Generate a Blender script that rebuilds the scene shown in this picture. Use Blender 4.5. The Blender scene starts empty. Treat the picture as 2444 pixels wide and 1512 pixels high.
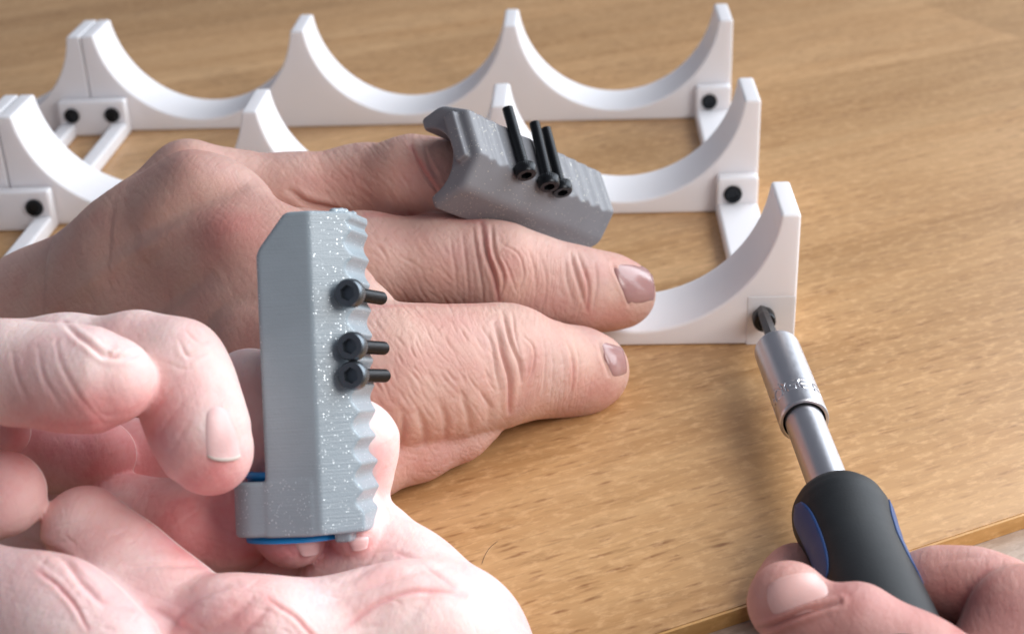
import bpy, bmesh, math, random
import numpy as np
import openvdb
from mathutils import Vector, Matrix
from mathutils.bvhtree import BVHTree
random.seed(7); rng = np.random.default_rng(7)
S = bpy.context.scene
MM = 0.001

# ------------------------------------------------------------------ camera
PX, PY = 1222.0, 756.0                       # picture centre, in 2444 x 1512 picture units
FP = 5819.33 * 2444 / 4096                   # focal length in the same units
CAM = np.array([-50.59, -312.425, 169.44])   # millimetres
yaw, pit, rol = -.056, .475, -.041
_c, _s, _cp, _sp = math.cos(yaw), math.sin(yaw), math.cos(pit), math.sin(pit)
FW = np.array([_s*_cp, _c*_cp, -_sp]); RT = np.array([_c, -_s, 0.0]); UP = np.cross(RT, FW)
RT, UP = math.cos(rol)*RT + math.sin(rol)*UP, -math.sin(rol)*RT + math.cos(rol)*UP
BAS = np.stack([RT, UP, FW])                 # rows: camera axes in world

def camv(x, y, d):                           # a sight line point, camera axes, mm
    return np.array([(x-PX)/FP*d, -(y-PY)/FP*d, d])
def world(v):                                # camera axes -> world mm
    return CAM + np.asarray(v) @ BAS
def at(x, y, d): return world(camv(x, y, d))

cam = bpy.data.cameras.new('camera'); co = bpy.data.objects.new('camera', cam)
S.collection.objects.link(co); S.camera = co
M = Matrix.Identity(4)
for i in range(3):
    M[i][0], M[i][1], M[i][2], M[i][3] = RT[i], UP[i], -FW[i], CAM[i]*MM
co.matrix_world = M
cam.sensor_width = 36; cam.lens = 36*5819.33/4096
cam.clip_start = .01; cam.clip_end = 10
cam.dof.use_dof = True; cam.dof.focus_distance = .287; cam.dof.aperture_fstop = 24

# ------------------------------------------------------------------ light
w = bpy.data.worlds.new('World'); S.world = w; w.use_nodes = True
w.node_tree.nodes['Background'].inputs[0].default_value = (.80, .84, 1.0, 1)
w.node_tree.nodes['Background'].inputs[1].default_value = .19

def area(name, loc, tgt, size, power, col, sy=None):
    l = bpy.data.lights.new(name, 'AREA'); l.energy = power; l.color = col
    l.size = size
    if sy: l.shape = 'RECTANGLE'; l.size_y = sy
    o = bpy.data.objects.new(name, l); S.collection.objects.link(o)
    o.location = loc
    o.rotation_euler = (Vector(tgt)-Vector(loc)).to_track_quat('-Z', 'Y').to_euler()
    return o
area('window_light', (.95, .62, .62), (-.03, .03, 0), 1.4, 26.0, (.88, .94, 1.0), 1.4)
area('near_fill_light', tuple(world((235, 120, 55))*MM), tuple(world((-10, -10, 270))*MM), .20, .80, (1.0, .96, .93))  # unseen lamp added to brighten the near hand, holder and fingers
S.view_settings.view_transform = 'Standard'; S.view_settings.look = 'None'
S.view_settings.exposure = .26; S.view_settings.gamma = 1
S.cycles.use_denoising = True
S.cycles.max_bounces = 8

# ------------------------------------------------------------------ materials
class NT:
    def __init__(s, name):
        m = bpy.data.materials.new(name); m.use_nodes = True
        s.m = m; s.t = m.node_tree; s.n = s.t.nodes; s.l = s.t.links
        s.b = s.n['Principled BSDF']; s.tc = None
    def node(s, k, **kw):
        n = s.n.new(k)
        for a, v in kw.items(): setattr(n, a, v)
        return n
    def set(s, **kw):
        for k, v in kw.items():
            s.b.inputs[k.replace('_', ' ')].default_value = v
    def link(s, a, b): s.l.new(a, b)
    def coords(s, scale=(1, 1, 1), rot=(0, 0, 0), kind='Object'):
        if not s.tc: s.tc = s.node('ShaderNodeTexCoord')
        v = s.tc.outputs[kind]
        if any(rot):
            mr = s.node('ShaderNodeMapping'); mr.inputs['Rotation'].default_value = rot
            s.link(v, mr.inputs['Vector']); v = mr.outputs[0]
        mp = s.node('ShaderNodeMapping'); mp.inputs['Scale'].default_value = scale
        s.link(v, mp.inputs['Vector']); return mp.outputs[0]
    def noise(s, vec, scale, detail=3, rough=.5, out='Fac'):
        n = s.node('ShaderNodeTexNoise'); n.inputs['Scale'].default_value = scale
        n.inputs['Detail'].default_value = detail; n.inputs['Roughness'].default_value = rough
        s.link(vec, n.inputs['Vector']); return n.outputs[out]
    def ramp(s, fac, stops):
        r = s.node('ShaderNodeValToRGB'); e = r.color_ramp.elements
        while len(e) > 1: e.remove(e[-1])
        e[0].position = stops[0][0]; e[0].color = (*stops[0][1], 1) if not isinstance(stops[0][1], float) else (stops[0][1],)*3+(1,)
        for p, c in stops[1:]:
            q = e.new(p); q.color = (*c, 1) if not isinstance(c, float) else (c, c, c, 1)
        s.link(fac, r.inputs[0]); return r.outputs[0]
    def mix(s, fac, a, b, mode='MIX'):
        n = s.node('ShaderNodeMix', data_type='RGBA', blend_type=mode)
        for k, v in ((0, fac), (6, a), (7, b)):
            if isinstance(v, (int, float)): n.inputs[k].default_value = v
            elif isinstance(v, tuple): n.inputs[k].default_value = (*v, 1)
            else: s.link(v, n.inputs[k])
        return n.outputs[2]
    def math(s, op, a, b=0.0, clamp=False):
        n = s.node('ShaderNodeMath', operation=op, use_clamp=clamp)
        for k, v in ((0, a), (1, b)):
            if isinstance(v, (int, float)): n.inputs[k].default_value = v
            else: s.link(v, n.inputs[k])
        return n.outputs[0]
    def bump(s, h, strength, dist, prev=None):
        n = s.node('ShaderNodeBump'); n.inputs['Strength'].default_value = strength
        n.inputs['Distance'].default_value = dist; s.link(h, n.inputs['Height'])
        if prev: s.link(prev, n.inputs['Normal'])
        s.link(n.outputs[0], s.b.inputs['Normal']); return n.outputs[0]
    def base(s, v): s.link(v, s.b.inputs['Base Color'])

def plain(name, col, rough=.5, **kw):
    n = NT(name); n.set(Base_Color=(*col, 1), Roughness=rough, **kw); return n.m

def skin_material(name, base, red, sss=.25, rough=.48):
    n = NT(name); n.set(Roughness=rough)
    v = n.coords()
    at_ = n.node('ShaderNodeAttribute'); at_.attribute_name = 'redness'
    mott = n.ramp(n.noise(v, 90, 4, .6), [(.35, 0.0), (.68, 1.0)])
    fine = n.noise(v, 420, 3, .6)
    f = n.math('ADD', n.math('MULTIPLY', mott, .36), at_.outputs['Fac'], True)
    c = n.mix(f, base, red)
    c = n.mix(n.math('MULTIPLY', fine, .30), c, tuple(min(1, x*1.22) for x in base))
    vein = n.ramp(n.noise(n.coords((1, 1, 1), (.4, .2, .9)), 45, 2), [(.50, 0.0), (.62, 1.0)])
    c = n.mix(n.math('MULTIPLY', vein, .16), c, (base[0]*.62, base[1]*.78, base[2]*.98))
    n.base(c)
    n.set(Subsurface_Weight=sss, Subsurface_Radius=(1.0, .35, .2), Subsurface_Scale=.0028)
    n.b.inputs['Specular IOR Level'].default_value = .35
    # fine criss-cross relief of skin
    vo = n.node('ShaderNodeTexVoronoi', feature='DISTANCE_TO_EDGE'); vo.inputs['Scale'].default_value = 900
    n.link(n.mix(.35, n.coords((1, .55, 1), (0, 0, .6)), n.noise(v, 300, 2, .5, 'Color')), vo.inputs['Vector'])
    b = n.bump(n.ramp(vo.outputs['Distance'], [(.0, 0.0), (.2, 1.0)]), .20, .0004)
    n.bump(n.noise(n.coords((1.0, .30, 1), (0, .3, .35)), 850, 4, .6), .30, .0006, b)
    return n.m

M_skin = skin_material('skin', (.62, .395, .325), (.52, .165, .15))
M_skin_bright = skin_material('skin_brightened', (.90, .68, .64), (.76, .23, .23), .35, .5)  # near hand's stronger light is put into this lighter skin colour
M_skin_blur = skin_material('skin_flushed', (.56, .31, .27), (.44, .12, .11), .25, .5)

def nail_material(name, col, rough=.3):
    n = NT(name); n.set(Roughness=rough); n.set(Subsurface_Weight=.2, Subsurface_Radius=(1, .4, .3), Subsurface_Scale=.002)
    n.b.inputs['Specular IOR Level'].default_value = .6
    v = n.coords((1, 1, 1))
    n.base(n.mix(n.noise(v, 260, 2), col, tuple(min(1, x*1.25) for x in col)))
    n.bump(n.noise(n.coords((.25, 2.2, 2.2)), 900, 2), .15, .0003)
    return n.m
M_nail = nail_material('nail', (.34, .185, .175), .22)
M_nail_pale = nail_material('nail_pale', (.78, .50, .485), .38)
M_nail_edge = plain('nail_free_edge', (.86, .76, .70), .5)

def white_plastic():
    n = NT('white_printed_plastic'); n.set(Roughness=.42)
    n.set(Subsurface_Weight=.35, Subsurface_Radius=(1, .9, .85), Subsurface_Scale=.003)
    v = n.coords()
    n.base(n.mix(n.noise(v, 30, 2), (.84, .82, .84), (.89, .88, .90)))
    wv = n.node('ShaderNodeTexWave', wave_type='BANDS', bands_direction='Y')
    wv.inputs['Scale'].default_value = 900; wv.inputs['Distortion'].default_value = .6
    n.link(v, wv.inputs['Vector'])
    n.bump(wv.outputs['Fac'], .06, .0002)
    return n.m
M_white = white_plastic()

def grey_plastic(name, col, fleck, rough, fdens=.12, line=.35):
    n = NT(name); n.set(Roughness=rough); n.set(Metallic=.25)
    n.set(Subsurface_Weight=.08, Subsurface_Radius=(1, 1, 1), Subsurface_Scale=.002)
    v = n.coords()
    vo = n.node('ShaderNodeTexVoronoi'); vo.inputs['Scale'].default_value = 3300
    n.link(v, vo.inputs['Vector'])
    sep = n.node('ShaderNodeSeparateColor'); n.link(vo.outputs['Color'], sep.inputs[0])
    pick = n.math('GREATER_THAN', sep.outputs[0], 1-fdens)
    near = n.math('LESS_THAN', vo.outputs['Distance'], .36)
    sp = n.math('MULTIPLY', n.math('MULTIPLY', pick, near), n.ramp(n.noise(v, 700, 2), [(.35, .25), (.6, 1.0)]))
    c = n.mix(n.noise(v, 120, 3), tuple(x*.86 for x in col), tuple(x*1.12 for x in col))
    n.base(n.mix(sp, c, fleck))
    n.link(n.math('MULTIPLY', sp, .8), n.b.inputs['Metallic'])
    # print layers run across the length
    lay = n.noise(n.coords((.10, .10, 2.2)), 1200, 3)
    b = n.bump(lay, line, .0003)
    n.bump(n.noise(v, 3000, 2), .14, .0003, b)
    return n.m
M_silver = grey_plastic('silver_printed_plastic', (.31, .375, .42), (.88, .97, 1), .36, .12, .22)
M_grey = grey_plastic('grey_printed_plastic', (.20, .205, .225), (.75, .72, .62), .5, .06, .12)
M_blue = plain('blue_rubber', (.01, .30, .74), .4)
M_black = plain('black_oxide_steel', (.018, .020, .023), .32, Metallic=.75)
M_socket = plain('socket_dark_steel', (.045, .05, .055), .35, Metallic=.8)

def steel(name, col, rough, speck=0):
    n = NT(name); n.set(Metallic=1.0)
    v = n.coords()
    n.base(n.mix(n.noise(v, 260, 4), tuple(x*.97 for x in col), col))
    n.link(n.ramp(n.noise(v, 900, 3), [(.3, rough*.92), (.7, rough*1.1)]), n.b.inputs['Roughness'])
    n.bump(n.noise(v, 3600, 2, .7), .07, .0002)
    return n.m
M_steel = steel('satin_chrome', (.56, .56, .59), .34)
M_bit = plain('bit_steel', (.09, .09, .095), .35, Metallic=.9)
def rubber():
    n = NT('black_rubber'); n.set(Roughness=.55); n.b.inputs['Specular IOR Level'].default_value = .28; n.base(n.mix(n.noise(n.coords(), 400, 3), (.010, .012, .014), (.016, .018, .021)))
    n.bump(n.noise(n.coords(), 2500, 2), .1, .0002); return n.m
M_rubber = rubber()
M_bluegrip = plain('blue_grip', (.008, .045, .17), .5)

GA = math.radians(-14.0)     # grain direction set below from the table edge
def beech(name, ca, cb, cfleck, ang, speck=1.0):
    n = NT(name); n.set(Roughness=.36)
    n.b.inputs['Specular IOR Level'].default_value = .42
    r = (0, 0, -ang)
    plank = n.noise(n.coords((.25, 2.2, 1), r), 10, 2, .5)
    band = n.noise(n.coords((.18, 1.9, 1), r), 34, 4, .6)
    fine = n.noise(n.coords((.12, 1.6, 1), r), 260, 4, .65)
    c = n.mix(n.ramp(band, [(.34, 0.0), (.66, 1.0)]), ca, cb)
    c = n.mix(n.ramp(plank, [(.38, 0.0), (.62, 1.0)]), c, tuple(x*1.16 for x in ca), 'MIX') if 0 else c
    c = n.mix(n.math('MULTIPLY', n.ramp(plank, [(.44, 0.0), (.56, 1.0)]), .55), c, tuple(x*.86 for x in cb))
    c = n.mix(n.math('MULTIPLY', n.ramp(fine, [(.45, 0.0), (.72, 1.0)]), .42), c, tuple(x*1.28 for x in ca))
    bk = n.node('ShaderNodeTexBrick'); bk.offset = .37; n.link(n.coords((1, 1, 1), r), bk.inputs['Vector'])
    for k_, v_ in (('Scale', 1.0), ('Mortar Size', .0), ('Brick Width', .34), ('Row Height', .062), ('Bias', 0.0)): bk.inputs[k_].default_value = v_
    bk.inputs['Color1'].default_value = (.84, .82, .78, 1); bk.inputs['Color2'].default_value = (1.12, 1.12, 1.14, 1)
    c = n.mix(.75, c, n.mix(1.0, c, bk.outputs['Color'], 'MULTIPLY'))
    # short dark rays and pale mottling typical of beech
    area_ = n.ramp(n.noise(n.coords((.4, 1, 1), r), 20, 2), [(.36, .35), (.60, 1.0)])
    for sc_, thr, lo_, amt, seed in ((420, .40, .32, .72, 0.0), (300, .66, .26, .80, .37)):
        vo = n.node('ShaderNodeTexVoronoi'); vo.inputs['Scale'].default_value = sc_; vo.inputs['Randomness'].default_value = 1
        base_ = n.coords((.26, 1.45, 1+seed), r)
        nz = n.node('ShaderNodeVectorMath', operation='MULTIPLY_ADD'); n.link(n.noise(n.coords(), 220, 2, .5, 'Color'), nz.inputs[0])
        nz.inputs[1].default_value = (.0016, .0016, 0); n.link(base_, nz.inputs[2]); n.link(nz.outputs[0], vo.inputs['Vector'])
        sep = n.node('ShaderNodeSeparateColor'); n.link(vo.outputs['Color'], sep.inputs[0])
        fl = n.math('MULTIPLY', n.ramp(vo.outputs['Distance'], [(.06, 1.0), (lo_, 0.0)]), n.math('GREATER_THAN', sep.outputs[0], thr))
        c = n.mix(n.math('MULTIPLY', n.math('MULTIPLY', fl, area_), amt*speck), c, cfleck)
    dk = n.ramp(n.noise(n.coords((.20, 1.25, 1), r), 560, 3, .6), [(.53, 0.0), (.66, 1.0)])
    c = n.mix(n.math('MULTIPLY', n.math('MULTIPLY', dk, area_), .42*speck), c, tuple(x*.62 for x in cb))
    mt = n.ramp(n.noise(n.coords((.55, 1.1, 1), r), 480, 3, .65), [(.50, 0.0), (.68, 1.0)])
    c = n.mix(n.math('MULTIPLY', mt, .40), c, tuple(min(1, x*1.25+.04) for x in ca))
    n.base(c)
    n.bump(n.noise(n.coords((.3, 1.2, 1), r), 900, 3, .7), .12, .0003)
    return n.m

# ------------------------------------------------------------------ mesh helpers (all input in mm, world)
def link(me, name, mat, parent=None, origin=None, smooth=True):
    o = bpy.data.objects.new(name, me); S.collection.objects.link(o)
    for m in (mat if isinstance(mat, (list, tuple)) else [mat]): me.materials.append(m)
    if smooth: me.polygons.foreach_set('use_smooth', [True]*len(me.polygons))
    if parent is not None:
        o.parent = parent
    return o
def build(name, V, Fc, mat, parent=None, origin=None, smooth=True):
    """V: world mm. origin: world mm of the object's own origin (top level)."""
    V = np.asarray(V, float)
    if parent is not None:
        Mi = np.array(parent.matrix_world.inverted()); W = V*MM
        L = W @ Mi[:3, :3].T + Mi[:3, 3]
    else:
        og = np.array(origin if origin is not None else (0, 0, 0))
        L = (V-og)*MM
    me = bpy.data.meshes.new(name)
    if isinstance(Fc, np.ndarray):
        nf, k = Fc.shape
        me.vertices.add(len(L)); me.vertices.foreach_set('co', L.ravel())
        me.loops.add(nf*k); me.loops.foreach_set('vertex_index', Fc.ravel().astype(np.int32))
        me.polygons.add(nf); me.polygons.foreach_set('loop_start', np.arange(0, nf*k, k, dtype=np.int32))
        me.update(calc_edges=True)
    else:
        me.from_pydata([tuple(v) for v in L], [], Fc)
    if not isinstance(Fc, np.ndarray): me.validate()
    o = link(me, name, mat, parent, smooth=smooth)
    if parent is None and origin is not None: o.location = np.array(origin)*MM
    bpy.context.view_layer.update()
    return o
def tag(o, label=None, cat=None, group=None, kind=None):
    if label: o['label'] = label
    if cat: o['category'] = cat
    if group: o['group'] = group
    if kind: o['kind'] = kind
    return o
def empty(name, loc, label=None, cat=None, group=None, kind=None, rot=None):
    o = bpy.data.objects.new(name, None); S.collection.objects.link(o)
    o.empty_display_size = .01
    if rot is None: o.location = np.array(loc)*MM
    else:
        Mx = Matrix.Identity(4)
        for i in range(3):
            for j in range(3): Mx[i][j] = rot[i][j]
            Mx[i][3] = loc[i]*MM
        o.matrix_world = Mx
    bpy.context.view_layer.update()
    return tag(o, label, cat, group, kind)
def bevel(o, wd=.4, seg=2, ang=35):
    m = o.modifiers.new('bevel', 'BEVEL'); m.width = wd*MM; m.segments = seg
    m.limit_method = 'ANGLE'; m.angle_limit = math.radians(ang); m.harden_normals = False
    n = o.modifiers.new('normals', 'WEIGHTED_NORMAL'); n.keep_sharp = True
    return o
def prism(poly, y0, y1):
    """polygon (x,z) extruded along y."""
    n = len(poly)
    V = [(x, y0, z) for x, z in poly]+[(x, y1, z) for x, z in poly]
    Fc = [list(range(n)), list(range(2*n-1, n-1, -1))]
    Fc += [[i+n, (i+1) % n+n, (i+1) % n, i] for i in range(n)]
    return V, Fc
def box(x0, x1, y0, y1, z0, z1):
    return prism([(x0, z0), (x1, z0), (x1, z1), (x0, z1)], y0, y1)
def lathe(prof, a, b, seg=48, cap=True, rad=None):
    """prof: (t mm along, r mm) from point a in direction b."""
    a = np.array(a, float); d = np.array(b, float); d /= np.linalg.norm(d)
    e = np.cross(d, [0.3, .1, 1.0]); e /= np.linalg.norm(e); f = np.cross(d, e)
    V = []; Fc = []
    for t, r in prof:
        for k in range(seg):
            th = 2*math.pi*k/seg; rr = r if rad is None else rad(t, th, r)
            V.append(a+d*t+(e*math.cos(th)+f*math.sin(th))*rr)
    for i in range(len(prof)-1):
        for k in range(seg):
            k2 = (k+1) % seg
            Fc.append([i*seg+k, i*seg+k2, (i+1)*seg+k2, (i+1)*seg+k])
    if cap:
        Fc.append(list(range(seg))[::-1]); Fc.append([(len(prof)-1)*seg+k for k in range(seg)])
    return V, Fc, (a, d, e, f)

# ------------------------------------------------------------------ signed-distance modelling
class Field:
    def __init__(s, lo, hi, h):
        s.lo = np.array(lo, float); s.h = h
        s.n = np.ceil((np.array(hi)-s.lo)/h).astype(int)+1
        s.D = np.full(s.n, 6.0, np.float32); s.G = None
    def sub(s, lo, hi):
        a = np.maximum(0, np.floor((lo-s.lo)/s.h).astype(int)); b = np.minimum(s.n, np.ceil((hi-s.lo)/s.h).astype(int)+1)
        if np.any(b <= a): return None, None
        ax = [s.lo[i]+s.h*np.arange(a[i], b[i], dtype=np.float32) for i in range(3)]
        return tuple(slice(a[i], b[i]) for i in range(3)), np.meshgrid(*ax, indexing='ij', sparse=True)
    @staticmethod
    def smin(a, b, k):
        hh = np.clip(.5+.5*(b-a)/k, 0, 1)
        return b+(a-b)*hh-k*hh*(1-hh)
    def cap(s, p, rp, q, rq, k, T, zs=1.0):
        p = np.array(p, np.float32); q = np.array(q, np.float32); m = max(rp, rq)+6
        sl, g = s.sub(np.minimum(p, q)-m, np.maximum(p, q)+m)
        if sl is None: return
        ba = q-p; w2 = np.array([1, 1, 1/zs**2], np.float32)
        L2 = max(1e-6, float((ba*ba*w2).sum()))
        X, Y, Z = g[0]-p[0], g[1]-p[1], g[2]-p[2]
        h = np.clip((X*ba[0]+Y*ba[1]+Z*(ba[2]/zs**2))/L2, 0, 1)
        d = np.sqrt((X-h*ba[0])**2+(Y-h*ba[1])**2+((Z-h*ba[2])/zs)**2)-(rp+(rq-rp)*h)
        T[sl] = s.smin(T[sl], d, k)
    def group(s): return np.full(s.n, 6.0, np.float32)
    def join(s, T, k): s.D = s.smin(s.D, T, k)
    def mesh(s, iso=0.0):
        g = openvdb.FloatGrid(3.0); g.copyFromArray(np.clip(s.D/s.h, -3, 3).astype(np.float32))
        P, Q = g.convertToQuads(iso)
        return s.lo+P*s.h, Q.astype(np.int64)

def vnormals(V, Q):
    a, b, c, d = (V[Q[:, i]] for i in range(4))
    n = np.cross(c-a, d-b); N = np.zeros_like(V)
    for i in range(4):
        for j in range(3): N[:, j] += np.bincount(Q[:, i], n[:, j], len(V))
    return N/np.maximum(1e-9, np.linalg.norm(N, axis=1, keepdims=True))
def smooth(V, Q, it=2, lam=.5):
    E = np.concatenate([Q[:, [0, 1]], Q[:, [1, 2]], Q[:, [2, 3]], Q[:, [3, 0]]])
    cnt = np.bincount(E[:, 0], minlength=len(V))+np.bincount(E[:, 1], minlength=len(V))
    for _ in range(it):
        A = np.zeros_like(V)
        for j in range(3):
            A[:, j] = np.bincount(E[:, 0], V[E[:, 1], j], len(V))+np.bincount(E[:, 1], V[E[:, 0], j], len(V))
        V = V+lam*(A/np.maximum(1, cnt)[:, None]-V)
    return V
def seg_dist(U, pts):
    """distance from picture points U (n,2) to a polyline, and how far along (0..1)."""
    best = np.full(len(U), 1e9); tt = np.zeros(len(U)); pts = np.array(pts, float)
    L = np.linalg.norm(np.diff(pts, axis=0), axis=1); C = np.concatenate([[0], np.cumsum(L)])
    for i in range(len(pts)-1):
        ba = pts[i+1]-pts[i]; h = np.clip(((U-pts[i])@ba)/max(1e-6, ba@ba), 0, 1)
        d = np.linalg.norm(U-pts[i]-h[:, None]*ba, axis=1); m = d < best
        best[m] = d[m]; tt[m] = ((C[i]+h*L[i])/C[-1])[m]
    return best, tt
def uv_of(V): return np.stack([PX+FP*V[:, 0]/V[:, 2], PY-FP*V[:, 1]/V[:, 2]], 1)
def curve(pts, n=6):
    """Catmull-Rom through picture points."""
    p = [np.array(q, float) for q in pts]; p = [2*p[0]-p[1]]+p+[2*p[-1]-p[-2]]; out = []
    for i in range(1, len(p)-2):
        for k in range(n):
            t = k/n
            out.append(.5*((2*p[i])+(-p[i-1]+p[i+1])*t+(2*p[i-1]-5*p[i]+4*p[i+1]-p[i+2])*t*t+(-p[i-1]+3*p[i]-3*p[i+1]+p[i+2])*t**3))
    out.append(p[-2]); return np.array(out)

def subdivide(V, Q):
    E = np.sort(np.concatenate([Q[:, [0, 1]], Q[:, [1, 2]], Q[:, [2, 3]], Q[:, [3, 0]]]), axis=1)
    key = E[:, 0]*len(V)+E[:, 1]; uq, inv = np.unique(key, return_inverse=True)
    a, b = uq//len(V), uq % len(V); mid = (V[a]+V[b])/2; n = len(Q); e = inv.reshape(4, n)+len(V)
    fc = np.arange(n)+len(V)+len(uq)
    W = np.concatenate([V, mid, V[Q].mean(1)])
    q = [np.stack([Q[:, i], e[i], fc, e[(i+3) % 4]], 1) for i in range(4)]
    return W, np.concatenate(q)
def vnoise(x, y, seed):
    r = np.random.default_rng(seed).random((256, 256)).astype(np.float32)
    xi = np.floor(x).astype(int); yi = np.floor(y).astype(int); fx = x-xi; fy = y-yi
    fx = fx*fx*(3-2*fx); fy = fy*fy*(3-2*fy); g = lambda i, j: r[i & 255, j & 255]
    return (g(xi, yi)*(1-fx)+g(xi+1, yi)*fx)*(1-fy)+(g(xi, yi+1)*(1-fx)+g(xi+1, yi+1)*fx)*fy

class Hand:
    """limbs are chains of (x, y, depth, radius) read off the picture; radius in picture units."""
    def __init__(s, lo, hi, h): s.F = Field(lo, hi, h)
    def chain(s, pts, k=3.5, kj=1.2, zs=1.0):
        T = s.F.group()
        P = [(camv(x, y, d), r*d/FP) for x, y, d, r in pts]
        for (a, ra), (b, rb) in zip(P[:-1], P[1:]): s.F.cap(a, ra, b, rb, k, T, zs)
        s.F.join(T, kj)
    def carve(s, fn): s.F.D = fn(s.F)
    def finish(s, it=3):
        V, Q = s.F.mesh(); V = smooth(V, Q, it)
        s.V0, s.Q0 = V, Q; V, Q = subdivide(V, Q); V = smooth(V, Q, 1); s.V, s.Q = V, Q; s.N = vnormals(V, Q)
        # orient outward: most camera-near vertices face the camera
        i = np.argmin(V[:, 2])
        if s.N[i, 2] > 0: s.N = -s.N; s.Q = s.Q[:, ::-1]
        s.U = uv_of(V); s.facing = np.clip(-s.N[:, 2]*2.5+.2, 0, 1)
        s.gain = 1.25; s.off = np.zeros(len(V)); s.red = np.zeros(len(V))
    def near(s, lo, hi):
        U = s.U; return np.nonzero((U[:, 0] > lo[0]) & (U[:, 0] < hi[0]) & (U[:, 1] > lo[1]) & (U[:, 1] < hi[1]) & (s.facing > 0))[0]
    def groove(s, pts, wpx, dep, ridge=.35, side=0, dz=None, smoothc=True, taper=True):
        pts = curve(pts) if smoothc and len(pts) > 2 else np.array(pts, float)
        i = s.near(pts.min(0)-5*wpx-6, pts.max(0)+5*wpx+6)
        if not len(i): return
        U = s.U[i]; wob = 2.0*np.sin(U[:, 0]/17.0+U[:, 1]/23.0)
        d, t = seg_dist(U+np.stack([wob, -wob*.6], 1)*.5, pts)
        m = s.facing[i]*(np.sin(np.pi*np.clip(t, 0.02, .98))**.5 if taper else 1.0)*s.gain
        s.off[i] -= dep*np.exp(-(d/(wpx*.85))**2)*m
        if ridge: s.off[i] += dep*ridge*np.exp(-((d-2.3*wpx)/(1.3*wpx))**2)*m
    def relief(s, ang, wpx, lpx, amp, region=None, seed=1):
        """fine ridged lines running along ang."""
        a = math.radians(ang); x, y = s.U[:, 0], s.U[:, 1]
        wx = 14*vnoise(x/60, y/60, seed+50); xr = (x*math.cos(a)+y*math.sin(a)); yr = (-x*math.sin(a)+y*math.cos(a))+wx
        amp = amp*.72; n = vnoise(xr/lpx, yr/wpx, seed); n = np.abs(2*n-1); m = s.facing
        if region is not None:
            cx, cy, rx, ry = region; m = m*np.exp(-(((x-cx)/rx)**2+((y-cy)/ry)**2)**2)
        s.off -= amp*np.clip(1-n*3.2, 0, 1)*m
    def blob(s, x, y, rx, ry, ang):
        r = 2.6*max(rx, ry); i = s.near((x-r, y-r), (x+r, y+r)); a = math.radians(ang); dx = s.U[i, 0]-x; dy = s.U[i, 1]-y
        return i, np.exp(-((dx*math.cos(a)+dy*math.sin(a))/rx)**2-((-dx*math.sin(a)+dy*math.cos(a))/ry)**2)
    def bump(s, x, y, rx, ry, h, ang=0):
        i, q = s.blob(x, y, rx, ry, ang); s.off[i] += h*q*s.facing[i]
    def blush(s, x, y, rx, ry, a, ang=0):
        i, q = s.blob(x, y, rx, ry, ang); s.red[i] += a*q
    def line_blush(s, pts, wpx, a):
        c = curve(pts) if len(pts) > 2 else np.array(pts, float); i = s.near(c.min(0)-3*wpx, c.max(0)+3*wpx)
        if len(i): d, t = seg_dist(s.U[i], c); s.red[i] += a*np.exp(-(d/wpx)**2)*s.facing[i]
    def make(s, mat, label, origin_px, name='hand'):
        V = s.V+s.N*s.off[:, None]; s.V2 = V
        W = world(V); o = build(name, W, s.Q, mat, None, at(*origin_px))
        tag(o, label, 'hand')
        at_ = o.data.attributes.new('redness', 'FLOAT', 'POINT'); at_.data.foreach_set('value', np.clip(s.red, 0, 1).astype(np.float32))
        s.o = o; s.bvh = BVHTree.FromPolygons(s.V0.tolist(), s.Q0.tolist())
        return o
    def nail(s, quad, mat, lift=.45, label=None, edge=None, nu=14, nv=18, dome=.35, sup=.22):
        """quad: cuticle-left, cuticle-right, tip-right, tip-left in the picture; laid on the finger."""
        q = [np.array(p, float) for p in quad]; V = []; idx = {}
        for j in range(nv+1):
            for i in range(nu+1):
                u, v = i/nu*2-1, j/nv*2-1
                # rounded rectangle
                uu = u*math.sqrt(max(0, 1-sup*v*v*1.1)); vv = v*math.sqrt(max(0, 1-sup*u*u*1.6))
                a, b = (uu+1)/2, (vv+1)/2
                p = (q[0]*(1-a)+q[1]*a)*(1-b)+(q[3]*(1-a)+q[2]*a)*b
                ray = Vector(camv(p[0], p[1], 1.0)).normalized()
                hit = s.bvh.ray_cast(Vector((0, 0, 0)), ray)
                V.append((hit[0], hit[1]) if hit[0] is not None else None)
        pts = [v for v in V if v is not None]
        md = sorted(v[0].z for v in pts)[len(pts)//2]
        A = np.zeros((nv+1, nu+1, 3)); Nn = np.zeros_like(A); ok = np.zeros((nv+1, nu+1), bool)
        for k, v in enumerate(V):
            j, i = divmod(k, nu+1)
            if v is not None and abs(v[0].z-md) < 9:
                n = v[1] if v[1].z < 0 else -v[1]
                A[j, i] = v[0]; Nn[j, i] = n; ok[j, i] = True
        for _ in range(20):          # fill misses from neighbours
            for j in range(nv+1):
                for i in range(nu+1):
                    if not ok[j, i]:
                        nb = [(jj, ii) for jj, ii in ((j-1, i), (j+1, i), (j, i-1), (j, i+1)) if 0 <= jj <= nv and 0 <= ii <= nu and ok[jj, ii]]
                        if nb:
                            for jj, ii in nb[:1]:
                                A[j, i] = A[jj, ii]; Nn[j, i] = Nn[jj, ii]
                            ok[j, i] = True
        for _ in range(6):           # even the sheet out
            A[1:-1, 1:-1] = .5*A[1:-1, 1:-1]+.125*(A[:-2, 1:-1]+A[2:, 1:-1]+A[1:-1, :-2]+A[1:-1, 2:])
            Nn[1:-1, 1:-1] = .5*Nn[1:-1, 1:-1]+.125*(Nn[:-2, 1:-1]+Nn[2:, 1:-1]+Nn[1:-1, :-2]+Nn[1:-1, 2:])
        Nn /= np.maximum(1e-6, np.linalg.norm(Nn, axis=2, keepdims=True))
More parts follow.
